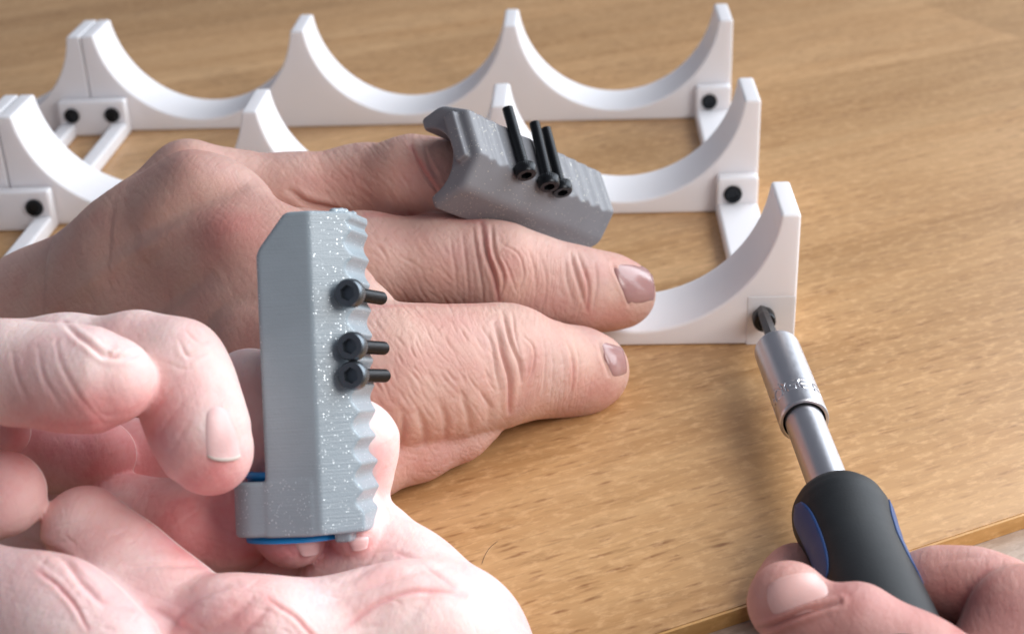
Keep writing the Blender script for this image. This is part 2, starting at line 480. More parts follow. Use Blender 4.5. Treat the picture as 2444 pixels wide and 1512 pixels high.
        uu = np.linspace(-1, 1, nu+1)[None, :]; vv = np.linspace(-1, 1, nv+1)[:, None]
        hgt = (lift+.22+dome*(1-uu**2)*(1-.4*vv**2))*(1-np.abs(uu)**8)*(1-np.clip(-vv, 0, 1)**8)-.22+.22*np.clip(vv, 0, 1)**6*(1-np.abs(uu)**8)
        top = A+Nn*hgt[..., None]; bot = A-Nn*.5
        W = np.concatenate([top.reshape(-1, 3), bot.reshape(-1, 3)]); n1 = (nu+1)*(nv+1)
        Fq = []; ix = lambda j, i: j*(nu+1)+i
        for j in range(nv):
            for i in range(nu):
                Fq.append([ix(j, i), ix(j, i+1), ix(j+1, i+1), ix(j+1, i)])
                Fq.append([n1+ix(j, i), n1+ix(j+1, i), n1+ix(j+1, i+1), n1+ix(j, i+1)])
        ring = [ix(0, i) for i in range(nu)]+[ix(j, nu) for j in range(nv)]+[ix(nv, i) for i in range(nu, 0, -1)]+[ix(j, 0) for j in range(nv, 0, -1)]
        for a, b in zip(ring, ring[1:]+ring[:1]): Fq.append([b, a, a+n1, b+n1])
        mats = [mat] if edge is None else [mat, M_nail_edge]
        o = build('nail', world(W), Fq, mats, s.o)
        bm = bmesh.new(); bm.from_mesh(o.data); bmesh.ops.recalc_face_normals(bm, faces=bm.faces[:]); bm.to_mesh(o.data); bm.free()
        if edge:
            for k, p in enumerate(o.data.polygons):
                j = (k//2)//nu
                if k < 2*nu*nv and j >= nv-edge: p.material_index = 1
        if label: o['label'] = label
        return o

# ------------------------------------------------------------------ table
TA = math.radians(25.9)
M_beech = beech('beech_laminate', (.60, .362, .172), (.465, .250, .100), (.20, .078, .026), 0)
M_board = beech('pale_beech_board', (.46, .36, .29), (.40, .30, .23), (.16, .09, .06), 0, .5)
M_edge = beech('orange_edge_band', (.64, .38, .15), (.52, .27, .08), (.30, .13, .03), 0, .2)
rz = np.array([[math.cos(TA), -math.sin(TA), 0], [math.sin(TA), math.cos(TA), 0], [0, 0, 1.]])
TO = np.array([35.5, -71.1, 0.])
table = empty('table', TO, 'beech wood table with a straight orange edge strip, under the rack and hands', 'table', rot=rz)
def tbl(name, b, mat):
    V, Fc = b; V = np.array(V, float)@rz.T+TO
    return build(name, V, Fc, mat, table, smooth=False)
bevel(tbl('tabletop', box(-900, 700, 0, 900, -3.4, 0), M_beech), .12)
tbl('edge_strip', box(-900, 700, -.7, -.12, -3.4, -.12), M_edge)
tbl('base_board', box(-900, 700, -500, 900, -22, -3.5), M_board)

# a stray hair lying on the table
def tube(name, pts, r, mat, label=None, cat=None, parent=None, group=None, seg=6):
    P = [np.array(p, float) for p in pts]; V = []; Fc = []
    for i, p in enumerate(P):
        d = P[min(i+1, len(P)-1)]-P[max(i-1, 0)]; d /= np.linalg.norm(d)
        e = np.cross(d, [.1, .2, 1.]); e /= np.linalg.norm(e); f = np.cross(d, e)
        rr = r*(1 if 0 < i < len(P)-1 else .4)
        V += [p+(e*math.cos(2*math.pi*k/seg)+f*math.sin(2*math.pi*k/seg))*rr for k in range(seg)]
    for i in range(len(P)-1):
        for k in range(seg): Fc.append([i*seg+k, i*seg+(k+1) % seg, (i+1)*seg+(k+1) % seg, (i+1)*seg+k])
    Fc += [list(range(seg))[::-1], [(len(P)-1)*seg+k for k in range(seg)]]
    o = build(name, V, Fc, mat, parent, None if parent else P[0])
    if cat: tag(o, label, cat, group)
    return o
def tabpt(x, y, z=.08):
    d = FW+RT*(x-PX)/FP-UP*(y-PY)/FP; t = (z-CAM[2])/d[2]; return CAM+t*d
M_hair = plain('dark_hair', (.03, .018, .01), .5)
tube('hair', [tabpt(x, y, .09) for x, y in curve([(1150, 1345), (1157, 1325), (1170, 1305), (1188, 1290)], 5)], .035, M_hair, 'short dark curved hair lying on the table beside the near palm', 'hair')

# ------------------------------------------------------------------ screws
def screw_head(prefix, base, d, R, hh, mat, parent, hexr=None, knurl=True, name='head'):
    hx = hexr or R*.52
    prof = [(0, R*.9), (.12*hh, R), (.62*hh, R), (.70*hh, R*.985), (.88*hh, R*.975), (hh, R*.88), (hh+.001, hx*1.16), (hh+.0005, -hx), (hh*.45, -hx*.98), (hh*.43, -.01)]
    def rad(t, th, r):
        if r < 0:
            a = (th % (math.pi/3))-math.pi/6
            return -r*math.cos(math.pi/6)/math.cos(a)*1.08
        if knurl and .1*hh < t < .66*hh: return r*(1+.022*(1 if int(th/(2*math.pi)*72+.5) % 2 else -1))
        return r
    V, Fc, _ = lathe(prof, base, d, 72, True, rad)
    o = build(name, V, Fc, mat, parent); o.data.set_sharp_from_angle(angle=math.radians(38)); return o
def shank(base, d, L, r, mat, parent, pitch=.68, name='threaded_shank', plainl=0.0):
    prof = [(0, r)]; t = plainl
    if plainl: prof.append((t, r))
    while t < L-.5:
        prof += [(t+.02, r*.80), (t+pitch*.5, r), (t+pitch*.62, r)]; t += pitch
    prof += [(L-.3, r*.9), (L, r*.7)]
    V, Fc, _ = lathe(prof, base, -np.array(d), 28)
    o = build(name, V, Fc, mat, parent); return o
M_gunmetal = plain('gunmetal_screw_steel', (.13, .15, .17), .33, Metallic=.85)
def loose_screw(base, d, R, hh, r, L, label, group, knurl=True, mat=None):
    t = empty('screw', base, label, 'screw', group)
    screw_head('', base, d, R, hh, mat or M_black, t, knurl=knurl)
    shank(base, d, L, r, M_black, t)
    return t

# ------------------------------------------------------------------ white rack
P_, H_, T_, W_, D_ = 71.65, 34.03, 20.9, 4.56, 81.0
rack = empty('rack', (-200, 90, 0), 'white printed plastic rack of scalloped ribs joined by crossbars, standing on the table', 'rack')
def rib_poly(xr, n):
    """right end at xr, n half-round seats."""
    pts = [(xr, 0), (xr, H_)]; c = P_-W_; s_ = 30.0; R = (c*c/4+s_*s_)/(2*s_); zc = H_-s_+R
    a0 = math.asin(min(1, (H_-zc)/R)); x = xr-W_
    for k in range(n):
        xc = x-c/2
        for i in range(41):
            th = a0-(math.pi+2*a0)*i/40
            pts.append((xc+R*math.cos(th), zc+R*math.sin(th)))
        x = x-c-W_
        if k == n-1: pts.append((x, H_))
    pts.append((x, 0)); return pts, x
for k in range(3):
    xr = 0.0
    for sgm in range(2):
        poly, x = rib_poly(xr, 3)
        V, Fc = prism(poly[::-1], D_*k, D_*k+T_)
        o = build('rib', V, Fc, M_white, rack, smooth=True); bevel(o, .8, 3, 30)
        xr = x-.25
JX = -3*P_-W_-.12
JP = JX+1.3
def crossbar(x0, x1, screws, k, bars):
    y1 = D_*(k+1); y0 = D_*k+T_
    bm = bmesh.new()
    def add(b):
        V, Fc = b; vs = [bm.verts.new(v) for v in V]
        for f in Fc: bm.faces.new([vs[i] for i in f])
    add(box(x0, x1, y1-4.5, y1-.05, .05, 12.6)); add(box(x0, x1, y0+.05, y0+4.5, .05, 12.6))
    for a, b in bars: add(box(a, b, y0+4.4, y1-4.4, .06, 4.8))
    me = bpy.data.meshes.new('crossbar'); bm.to_mesh(me); bm.free()
    V = [v.co[:] for v in me.vertices]; Fc = [list(p.vertices) for p in me.polygons]
    o = build('crossbar', V, Fc, M_white, rack, smooth=True); bevel(o, .9, 3)
    bm = bmesh.new(); bm.from_mesh(o.data); bmesh.ops.recalc_face_normals(bm, faces=bm.faces[:]); bm.to_mesh(o.data); bm.free()
    for sx in screws:
        screw_head('', (sx, y1-4.6, 7.7), (0, -1, 0), 2.6, 1.0, M_black, o, hexr=1.5, name='bolt', knurl=False)
    return o
for k in range(2):
    crossbar(-12.0, -.3, [-7.6], k, [(-12.0+.02, -.32)])
    crossbar(JP-11.7, JP+11.7, [JP-7, JP+7], k, [(JP-11.68, JP-6.4), (JP+6.4, JP+11.68)])
V, Fc = box(-11.6, -.25, -.14, .6, .05, 12.9)
bevel(build('end_plate', V, Fc, M_white, rack), .12)
hd = screw_head('', (-7.9, -1.0, 8.2), (0, -1, 0), 2.75, 3.4, M_black, rack, name='bolt', knurl=False)

# ------------------------------------------------------------------ ring holders
def holder_mesh(Lh, burr, deep):
    F = Field((-12.5, -24.5, -3), (12.5, 2, Lh+2.5), .28)
    ax = [F.lo[i]+F.h*np.arange(F.n[i]) for i in range(3)]
    X, Y, Z = np.meshgrid(*ax, indexing='ij', sparse=True)
    X = X.astype(np.float32); Y = Y.astype(np.float32); Z = Z.astype(np.float32); A = np.abs(X)
    smax = lambda a, b, k: -Field.smin(-a, -b, k)
    ln = math.hypot(5.0, 6.2)
    pz = Z-1.3; wav = np.clip((Z-3)/2, 0, 1)*np.clip((Lh-1.2-Z)/1.0, 0, 1)
    top = Y+(.62 if deep else 1.2)*np.abs(np.sin(math.pi*(Z-(1.2 if deep else 2.65))/4.5))**1.3*wav
    ch = ((A-5.5)*6.2+(Y-0)*5.0)/ln
    body = smax(smax(A-10.5, ch, .9 if deep else .35), (-(14.6+np.clip((X+4)/8, 0, 1)*.5-(1-np.clip((X+4)/8, 0, 1))*2.4)-Y) if deep else -16.0-Y, .9)
    body = smax(body, top, .35)
    body = smax(body, np.abs(Z-Lh/2)-Lh/2, 1.6 if deep else .5)
    cut = ((-Y-15.0)*5.2+(Z-(Lh-6.6))*-0+0)
    endc = ((-(Y+16.0))*6.6+(Z-(Lh-6.6))*5.4)/math.hypot(6.6, 5.4)
    body = smax(body, endc, .8)
    ro = np.sqrt(np.maximum(A-5.9, 0)**2+np.maximum(-(Y+18.2), 0)**2)-4.6
    ro = np.maximum(ro, A-10.5)
    ring = smax(smax(ro, Y+7.6, .5), np.abs(Z-4.75)-4.75, .7)
    d = body if deep else Field.smin(body, ring, .5)
    hole = np.sqrt(X**2+(Y+14.0)**2)-(7.7 if deep else 8.3)
    hole = np.minimum(hole, np.maximum(A-(6.6 if deep else 5.2), Y+14.0))
    hole = hole+0*Z
    hole2 = np.maximum(np.maximum(A-8.0, Y+12.0), 9.5-Z)
    d = smax(d, -np.minimum(hole, hole2), .5)
    # raised bar on the ring end
    q = np.sqrt(np.maximum(np.abs(X+.5)-5.2, 0)**2+np.maximum(np.abs(Y+3.9)-1.0, 0)**2+np.maximum(np.abs(Z+.2)-1.0, 0)**2)-.45
    d = Field.smin(d, q, .5)
    F.D = d.astype(np.float32)
    if burr:
        T = F.group()
        for i in range(9):
            x = -5+i*.95; F.cap((x, -2.6-rng.random()*1.2, Lh+.1), .5+.3*rng.random(), (x+.8, -1.5-rng.random(), Lh+.35+.3*rng.random()), .35+.3*rng.random(), .3, T)
        F.join(T, .25)
    V, Q = F.mesh(); V = smooth(V, Q, 1)
    N = vnormals(V, Q); i = np.argmax(V[:, 1])
    if N[i, 1] < 0: Q = Q[:, ::-1]
    return V, Q
def holder(a, xw, pt_local, px, Lh, mat, label, burr, blue, sc=(1, 1), deep=0):
    a = np.array(a, float); a /= np.linalg.norm(a); xw = np.array(xw, float); xw -= a*(a@xw); xw /= np.linalg.norm(xw)
    yw = np.cross(a, xw); Rc = np.stack([xw, yw, a])      # rows, camera axes
    Oc = camv(*px)-np.array(pt_local)@Rc
    Rw = (Rc@BAS); Ow = world(Oc)
    h = empty('ring_holder', Ow, label, 'ring holder', rot=Rw.T)
    V, Q = holder_mesh(Lh, burr, deep); V = V*np.array([sc[0], sc[1], 1])
    build('body', V@Rw+Ow, Q, mat, h)
    if blue:
        prof = [(-1.3, 8.75), (-.6, 8.9), (-.3, 8.2), (9.8, 8.2), (10.1, 8.9), (10.9, 8.8), (11.0, 7.3), (-1.4, 7.2), (-1.3, 8.75)]
        V, Fc, _ = lathe(prof, (0, -14.0, 0), (0, 0, 1), 64, False)
        build('rubber_liner', np.array(V)@Rw+Ow, Fc, M_blue, h)
    return lambda p: np.array(p)@Rw+Ow, Rw
# dark grey one on the ring finger of the far hand
toD, RD = holder((.61, -.19, .766), (.254, -.872, -.418), (11.3, -6.6, 0), (1106, 448, 318), 53.5, M_grey,
    'dark grey printed finger ring holder with grooved top, worn on the far hand', False, False, (1.07, 1.06), 2.2)
def holder_screw(to, Rw, side, z, y, x0, L, R, hh, r, label, group, tilt=0.0, lift=0.0, mat=None):
    d = np.array([side, lift, tilt])@Rw
    loose_screw(to((side*x0, y, z)), d/np.linalg.norm(d), R, hh, r, L, label, group, mat=mat)
GD = 'black screws lying on the dark grey ring holder'
holder_screw(toD, RD, 1, 14.6, 1.2, 5.5, 16.3, 2.5, 2.65, 1.3, 'black socket screw on the dark grey holder, apart to the left of the touching pair', GD, -.04)
holder_screw(toD, RD, 1, 23.3, 1.2, 5.9, 15.6, 2.5, 2.65, 1.3, 'black socket screw on the dark grey holder, between the other two', GD, -.08, -.03)
holder_screw(toD, RD, 1, 28.4, 1.2, 5.9, 15.6, 2.45, 2.65, 1.25, 'black socket screw on the dark grey holder, nearest its free end', GD, -.04, -.03)
# silver one held by the near hand
al = math.radians(9.5)
toS, RS = holder((-.050, .995, .055), (math.sin(al), 0, math.cos(al)), (-10.5, -6.2, 0), (768, 1278, 246), 55.4, M_silver,
    'sparkling silver grey printed finger ring holder with wavy edge and blue liner, held upright', True, True)
GS = 'black screws on the silver holder'
for z, lb in ((40.9, 'black hex socket screw at the top of the three on the silver holder'),
              (31.8, 'black hex socket screw in the middle of the three on the silver holder'),
              (26.8, 'black hex socket screw lowest of the three on the silver holder')):
    holder_screw(toS, RS, -1, z, .05, 7.0, 15.2, 2.5, 2.6, 1.23, lb, GS, .0, -.08, mat=M_gunmetal)

# ------------------------------------------------------------------ screwdriver
A0 = at(1820, 744, 345); A1 = at(2033, 1300, 259)
ad = (A1-A0)/np.linalg.norm(A1-A0)
def tpx(py):
    lo, hi = -10., 200.
    for _ in range(50):
        m = (lo+hi)/2; p = A0+ad*m-CAM; v = PY-FP*(p@UP)/(p@FW)
        if v < py: lo = m
        else: hi = m
    return lo
driver = empty('screwdriver', A0, 'small hex screwdriver with chrome sleeve and black and blue handle, turning the rack bolt', 'screwdriver')
t_s, t_e, t_h = tpx(832), tpx(1005), tpx(1192)
V, Fc, _ = lathe([(-1.5, 1.1), (1.2, 1.3), (2.6, 1.5), (t_s+1, 1.6)], A0, ad, 6); o = build('bit', V, Fc, M_bit, driver, smooth=False)
# sleeve, letters pressed into it
def strokes():
    G = {'O': [[(0, .15), (.15, 0), (.85, 0), (1, .15), (1, .62), (.62, 1), (.38, 1), (0, .62), (0, .15)], [(.2, 1.35), (.25, 1.35)], [(.8, 1.35), (.85, 1.35)], [(1.0, .65), (1.0, 1.1)], [(.82, .92), (1.0, 1.12), (1.18, .92)]],
         'G': [[(1, 1), (.15, 1), (0, .85), (0, .15), (.15, 0), (.9, 0), (1, .15), (1, .5), (.5, .5)]],
         'E': [[(1, 1), (.15, 1), (0, .85), (0, .15), (.15, 0), (1, 0)], [(.1, .5), (.95, .5)]],
         'R': [[(0, 0), (0, 1), (.85, 1), (1, .85), (1, .6), (.85, .45), (.1, .45)], [(.55, .45), (1, 0)]]}
    return G
Gl = strokes()
def sleeve():
    R0 = 5.15; L = t_e-t_s; nz = 240; nt = 520
    d = ad; e = np.cross(d, RT); e /= np.linalg.norm(e); f = np.cross(d, e)
    # angle of the side turned to the camera
    mid = A0+d*(t_s+L*.6); vv = CAM-mid; th0 = math.atan2(vv@f, vv@e)
    zz = np.linspace(0, 1, nz); th = np.linspace(-math.pi, math.pi, nt, endpoint=False)
    Z, TH = np.meshgrid(zz*L, th, indexing='ij')
    Rr = np.full_like(Z, R0)-np.clip(1.1-Z, 0, 1.1)**2*.95-np.clip(Z-(L-.35), 0, .35)*1.2
    arc = TH*R0; dist = np.full_like(Z, 9.)
    gw, gh, z0 = 2.35, 3.3, L*.84
    # reading direction: left to right in the picture
    right = RT; sgn = 1.0 if (np.array([-math.sin(th0), math.cos(th0)])@np.array([right@e, right@f])) > 0 else -1.0
    for ci, ch in enumerate('ROGER'):
        cx = (ci-2.0)*(gw+.75)
        for st in Gl[ch]:
            for (x0, y0), (x1, y1) in zip(st[:-1], st[1:]):
                ax_, az = cx+(x0-.5)*gw, z0-(y0)*gh; bx, bz = cx+(x1-.5)*gw, z0-(y1)*gh
                px_, pz_ = arc*sgn-ax_, Z-az; bax, baz = bx-ax_, bz-az
                h = np.clip((px_*bax+pz_*baz)/max(1e-9, bax*bax+baz*baz), 0, 1)
                dist = np.minimum(dist, np.hypot(px_-h*bax, pz_-h*baz))
    Rr = Rr-.26*np.clip(1-(dist/.21)**2, 0, 1)
    Pn = A0+d*t_s+d*Z[..., None]+(e*np.cos(TH+th0)[..., None]+f*np.sin(TH+th0)[..., None])*Rr[..., None]
    V = [Pn.reshape(-1, 3)]; rows = nz
    for tz, r in ((L, R0-.75), (L-.5, R0-.85), (L-8, R0-.85)):
        V.append((A0+d*(t_s+tz)+(e*np.cos(th+th0)[:, None]+f*np.sin(th+th0)[:, None])*r)); rows += 1
    V = np.concatenate(V); i = np.arange(rows-1)[:, None]*nt; j = np.arange(nt)[None, :]; j2 = (j+1) % nt
    Q = np.stack([i+j, i+j2, i+nt+j2, i+nt+j], -1).reshape(-1, 4)
    cap0 = len(V); V = np.concatenate([V, [A0+d*t_s]])
    o = build('sleeve', V, [list(q) for q in Q.tolist()]+[[int((k+1) % nt), k, cap0] for k in range(nt)], M_steel, driver)
    bm = bmesh.new(); bm.from_mesh(o.data); bmesh.ops.recalc_face_normals(bm, faces=bm.faces[:]); bm.to_mesh(o.data); bm.free()
    o.data.set_sharp_from_angle(angle=math.radians(50))
sleeve()
V, Fc, _ = lathe([(t_e-8, 3.95), (t_h+6, 3.95)], A0, ad, 64); build('shaft', V, Fc, M_steel, driver).data.set_sharp_from_angle(angle=.6)
def grip_r(t, th, r): return r*(1+.035*math.cos(3*th+1.2)*min(1, max(0, (t-t_h-6)/10)))
prof = [(t_h, .01), (t_h, 4.0), (t_h+.3, 5.2), (t_h+1.0, 6.6), (t_h+2.2, 7.9), (t_h+4.0, 8.75), (t_h+6.5, 9.1), (t_h+9, 9.0), (t_h+13, 8.5), (t_h+18, 8.1), (t_h+25, 8.2), (t_h+35, 8.6), (t_h+50, 8.9), (t_h+70, 8.6), (t_h+80, 7.5), (t_h+84, 4)]
# smooth profile
pt = []
for i in range(len(prof)-1):
    for k in range(4):
        a = k/4; pt.append((prof[i][0]*(1-a)+prof[i+1][0]*a, prof[i][1]*(1-a)+prof[i+1][1]*a))
pt.append(prof[-1])
V, Fc, fr = lathe(pt, A0, ad, 96, True, grip_r); hnd = build('handle', V, Fc, M_rubber, driver)
# blue panels set into the handle
def panel(th_c, t0, t1, half):
    _, d, e, f = fr; V = []; n, m_ = 16, 12
    prf = np.array(pt)
    for i in range(n+1):
        t = t0+(t1-t0)*i/n; r = np.interp(t, prf[:, 0], prf[:, 1])
        q = (i/n*2-1); hw = half*math.sqrt(max(0.0, 1-abs(q)**3.2))
        for j in range(m_+1):
            th = th_c+hw*(j/m_*2-1)
            V.append(A0+d*t+(e*math.cos(th)+f*math.sin(th))*(grip_r(t, th, r)+.10*math.cos((j/m_-.5)*math.pi)*(1-q*q)+.015))
    Fq = [[i*(m_+1)+j, i*(m_+1)+j+1, (i+1)*(m_+1)+j+1, (i+1)*(m_+1)+j] for i in range(n) for j in range(m_)]
    o = build('blue_inset', V, Fq, M_bluegrip, hnd)
    md = o.modifiers.new('thick', 'SOLIDIFY'); md.thickness = .0004; md.offset = 0
vL = -RT*.93+UP*.30-FW*.45; thL = math.atan2(vL@fr[3], vL@fr[2])
panel(thL+.16, t_h+6.0, t_h+30, .36); panel(thL-2.35, t_h+5.5, t_h+30, .34)

# ------------------------------------------------------------------ far hand
hA = Hand((-130, -48, 268), (52, 52, 385), .5)
c = hA.chain
# back of the hand and wrist
c([(480, 560, 324, 180), (400, 650, 328, 212), (150, 868, 347, 262), (-200, 1085, 346, 280)], 8, 8, .62)
c([(500, 560, 316, 150), (660, 700, 308, 165), (760, 830, 303, 190)], 8, 8, .62)
c([(330, 820, 340, 230), (560, 900, 314, 210), (760, 900, 301, 190)], 8, 8, .55)
# ring finger
c([(350, 520, 336, 100), (455, 447, 340, 100), (560, 460, 345, 94), (700, 464, 348, 92), (860, 443, 350, 92), (985, 424, 342, 94), (1060, 430, 340, 88), (1160, 490, 350, 88), (1270, 535, 364, 80), (1330, 550, 374, 66)], 4, 2.5)
# middle finger
c([(520, 600, 322, 120), (700, 618, 328, 112), (870, 622, 331, 110), (1040, 628, 334, 106), (1150, 640, 335, 107), (1205, 650, 335, 107), (1290, 675, 338, 101), (1380, 690, 341, 94), (1455, 697, 345, 84), (1490, 702, 347, 74)], 4, 1.2)
# index finger
c([(640, 830, 304, 150), (800, 880, 298, 160), (930, 900, 300, 166), (1050, 893, 305, 153), (1140, 878, 311, 138), (1210, 870, 316, 130), (1270, 876, 320, 104), (1330, 884, 325, 96), (1390, 886, 330, 92), (1418, 884, 333, 78)], 5, .6)
c([(1190, 808, 314, 60), (1240, 803, 317, 60)], 5, 3)
# thumb, tucked below
c([(700, 1060, 292, 110), (860, 1100, 297, 92), (1000, 1062, 303, 74), (1100, 1030, 308, 58), (1160, 1010, 311, 40)], 5, .8)
hA.finish(3)
g, b, bl = hA.groove, hA.bump, hA.blush
# knuckle folds of the middle finger
b(1215, 640, 46, 70, .9); b(1225, 650, 24, 36, -.35)
for q in (([(1148, 532), (1156, 590), (1176, 650), (1190, 715)], 5, .60), ([(1172, 540), (1180, 600), (1200, 660), (1196, 700)], 4, .45),
          ([(1130, 545), (1135, 600), (1148, 660), (1152, 720)], 4, .22), ([(1105, 550), (1110, 620), (1120, 700)], 4, .18), ([(1075, 560), (1085, 640), (1090, 700)], 4, .12),
          ([(1200, 585), (1235, 610), (1250, 650), (1240, 690)], 3, .16), ([(1190, 600), (1215, 650), (1235, 700)], 3, .16), ([(1262, 600), (1275, 640), (1278, 700)], 4, .15), ([(1290, 610), (1302, 660), (1303, 710)], 4, .10),
          ([(1362, 605), (1372, 640), (1385, 690), (1398, 735)], 4.5, .38), ([(1378, 600), (1396, 650), (1404, 690), (1402, 740)], 4, .30), ([(1348, 620), (1355, 670), (1368, 730)], 4, .15), ([(1418, 625), (1425, 680), (1415, 740)], 4, .10)):
    g(*q)
# knuckle folds of the index finger
b(1265, 850, 40, 72, .8); b(1262, 880, 26, 50, -.35)
for q in (([(1180, 770), (1196, 830), (1215, 900), (1216, 980)], 5.5, .60), ([(1200, 745), (1212, 800), (1235, 860), (1243, 910)], 4.5, .45), ([(1165, 790), (1180, 860), (1192, 930)], 4, .22),
          ([(1222, 750), (1228, 800), (1240, 850)], 3.5, .2), ([(1245, 800), (1268, 830), (1270, 880), (1255, 920)], 3, .16), ([(1290, 800), (1300, 860), (1295, 940)], 4, .14), ([(1310, 810), (1320, 870), (1312, 950)], 4, .10),
          ([(1352, 805), (1366, 860), (1368, 920), (1352, 960)], 4, .25), ([(1372, 815), (1382, 870), (1378, 930)], 4, .16), ([(1338, 820), (1346, 880), (1340, 940)], 4, .10)):
    g(*q)
# base of the index finger: long soft folds, and the tendons over the back
for x0, y0, x1, y1, dp in ((960, 985, 950, 1075, .45), (1000, 980, 1010, 1060, .4), (1050, 960, 1062, 1050, .35), (1100, 940, 1120, 1030, .30), (1150, 930, 1165, 1005, .2)):
    g([(x0, y0), ((x0+x1)/2+8, (y0+y1)/2), (x1, y1)], 8, dp, .5)
for i in range(46):
    x = 880+rng.random()*290; y = 760+rng.random()*210; L = 26+rng.random()*34; a = math.radians(50+rng.random()*18)
    g([(x, y), (x+L*math.cos(a), y+L*math.sin(a))], 3.6, .07+.06*rng.random(), .3, smoothc=False)
for i in range(34):
    x = 870+rng.random()*180; y = 545+rng.random()*160; L = 22+rng.random()*40; a = math.radians(35+rng.random()*30)
    g([(x, y), (x+L*math.cos(a), y+L*math.sin(a))], 3.6, .04+.04*rng.random(), .3, smoothc=False)
for i in range(30):
    x = 760+rng.random()*230; y = 390+rng.random()*90; L = 30+rng.random()*30; a = math.radians(40+rng.random()*15)
    g([(x, y), (x+L*math.cos(a), y+L*math.sin(a))], 4, .04+.05*rng.random(), .3, smoothc=False)
g([(980, 352), (1000, 390), (1030, 440), (1055, 470)], 4, .35); g([(1010, 345), (1030, 400), (1048, 430)], 4, .2)
g([(690, 455), (740, 485), (830, 508)], 7, .9, .3)

b(450, 390, 70, 60, 1.6); b(545, 560, 75, 60, 1.8); b(700, 760, 90, 90, 1.2)
g([(600, 430), (480, 480), (330, 560)], 26, 1.2, .3, taper=True); g([(520, 640), (380, 740), (260, 850)], 30, 1.0, .3)
b(300, 620, 160, 22, .7, -32); b(330, 800, 160, 22, .6, -38)
for q in ((540, 560, 80, 60, .55), (450, 395, 70, 45, .3), (1215, 640, 32, 55, .32), (1262, 860, 28, 55, .32), (1000, 420, 50, 60, .3), (1450, 760, 60, 30, .35), (900, 570, 110, 30, .16), (1030, 840, 120, 60, .12), (1440, 930, 60, 40, .25), (960, 1080, 200, 60, .25), (700, 800, 90, 90, .3), (1500, 640, 90, 40, .3)): bl(*q)
for q in (([(1156, 540), (1176, 650), (1190, 715)], 7, .5), ([(1396, 650), (1404, 740)], 7, .3), ([(1196, 830), (1215, 900), (1216, 980)], 8, .4), ([(1366, 860), (1368, 920)], 8, .25), ([(880, 731), (1000, 727), (1180, 727)], 5, .5), ([(870, 512), (1000, 514), (1150, 528)], 8, .6), ([(980, 352), (1010, 400), (1045, 450)], 8, .5)):
    hA.line_blush(*q)
g([(1462, 628), (1476, 660), (1492, 700), (1502, 728)], 4, .3, .5)
g([(1430, 815), (1440, 850), (1452, 895)], 4, .3, .5)
hA.relief(58, 7, 40, .10, (1000, 850, 220, 260), 3); hA.relief(48, 7, 34, .11, (900, 480, 260, 300), 4); hA.relief(-30, 9, 36, .04, None, 5); hA.relief(55, 9, 42, .055, None, 6)
hA.relief(95, 6, 40, .14, (1310, 690, 110, 110), 7); hA.relief(100, 6, 40, .14, (1330, 890, 90, 110), 8); hA.relief(90, 7, 30, .12, (1170, 650, 90, 120), 9)
hA.relief(10, 8, 20, .14, (1050, 1090, 160, 90), 10)
for x_, y_, rx_, ry_, a_ in ((620, 560, 60, 120, .25), (760, 430, 90, 20, .15), (1330, 700, 40, 60, .10), (1120, 610, 60, 40, .12), (1420, 640, 50, 30, .25), (1330, 960, 70, 30, .22), (820, 760, 60, 60, .2), (1090, 760, 90, 24, .2)): hA.blush(x_, y_, rx_, ry_, a_)
hA.make(M_skin, 'far bare hand wearing the dark grey holder, fingers pressed on the white rack', (300, 800, 315))
hA.nail([(1458, 622), (1495, 732), (1563, 722), (1550, 632)], M_nail, .18, nu=18, edge=None, sup=.14, dome=.22)
hA.nail([(1428, 808), (1460, 906), (1496, 896), (1482, 822)], M_nail, .18, sup=.14, dome=.22)

# ------------------------------------------------------------------ hand holding the screwdriver
hB = Hand((28, -72, 205), (112, -28, 300), .5)
c = hB.chain
c([(1862, 1405, 262, 66), (1905, 1385, 266, 78), (1960, 1440, 266, 84), (2060, 1560, 262, 90)], 4, 1.0)           # forefinger behind the handle
c([(1884, 1438, 236, 101), (1915, 1470, 235, 104)], 4, .8)
c([(1960, 1500, 232, 92), (2045, 1500, 231, 98), (2180, 1592, 229, 122), (2330, 1690, 228, 150)], 4, 2)           # thumb
c([(2170, 1400, 252, 72), (2240, 1392, 250, 78), (2330, 1400, 247, 82), (2400, 1420, 244, 90)], 4, 1.0)             # middle finger
c([(2100, 1520, 256, 90), (2230, 1520, 254, 100), (2300, 1600, 252, 120)], 4, .8)
c([(2440, 1480, 238, 132), (2400, 1620, 236, 140), (2560, 1500, 236, 150)], 4, .8)                                   # knuckle at the edge
hB.finish(3)
g, b, bl = hB.groove, hB.bump, hB.blush
g([(1815, 1500), (1850, 1490), (1920, 1462), (2002, 1436)], 6, .5, 1.1)
g([(2240, 1340), (2290, 1330), (2370, 1325)], 9, .15)
bl(1900, 1480, 120, 60, .4); bl(2260, 1420, 140, 70, .5); bl(2010, 1400, 40, 40, .5); bl(2440, 1500, 80, 100, .1)
hB.line_blush([(2290, 1500), (2310, 1440), (2360, 1370)], 18, .7)
hB.relief(60, 12, 40, .04, None, 12); hB.relief(-20, 12, 30, .03, None, 13)
hB.make(M_skin_blur, 'reddish bare hand gripping the screwdriver handle at the lower right', (2300, 1500, 250))
hB.nail([(1836, 1490), (1996, 1434), (1966, 1358), (1812, 1392)], nail_material('thumbnail', (.62, .37, .34), .4), .15, sup=.30, dome=.35)

# ------------------------------------------------------------------ near hand
hC = Hand((-112, -78, 212), (24, 4, 286), .5)
c = hC.chain
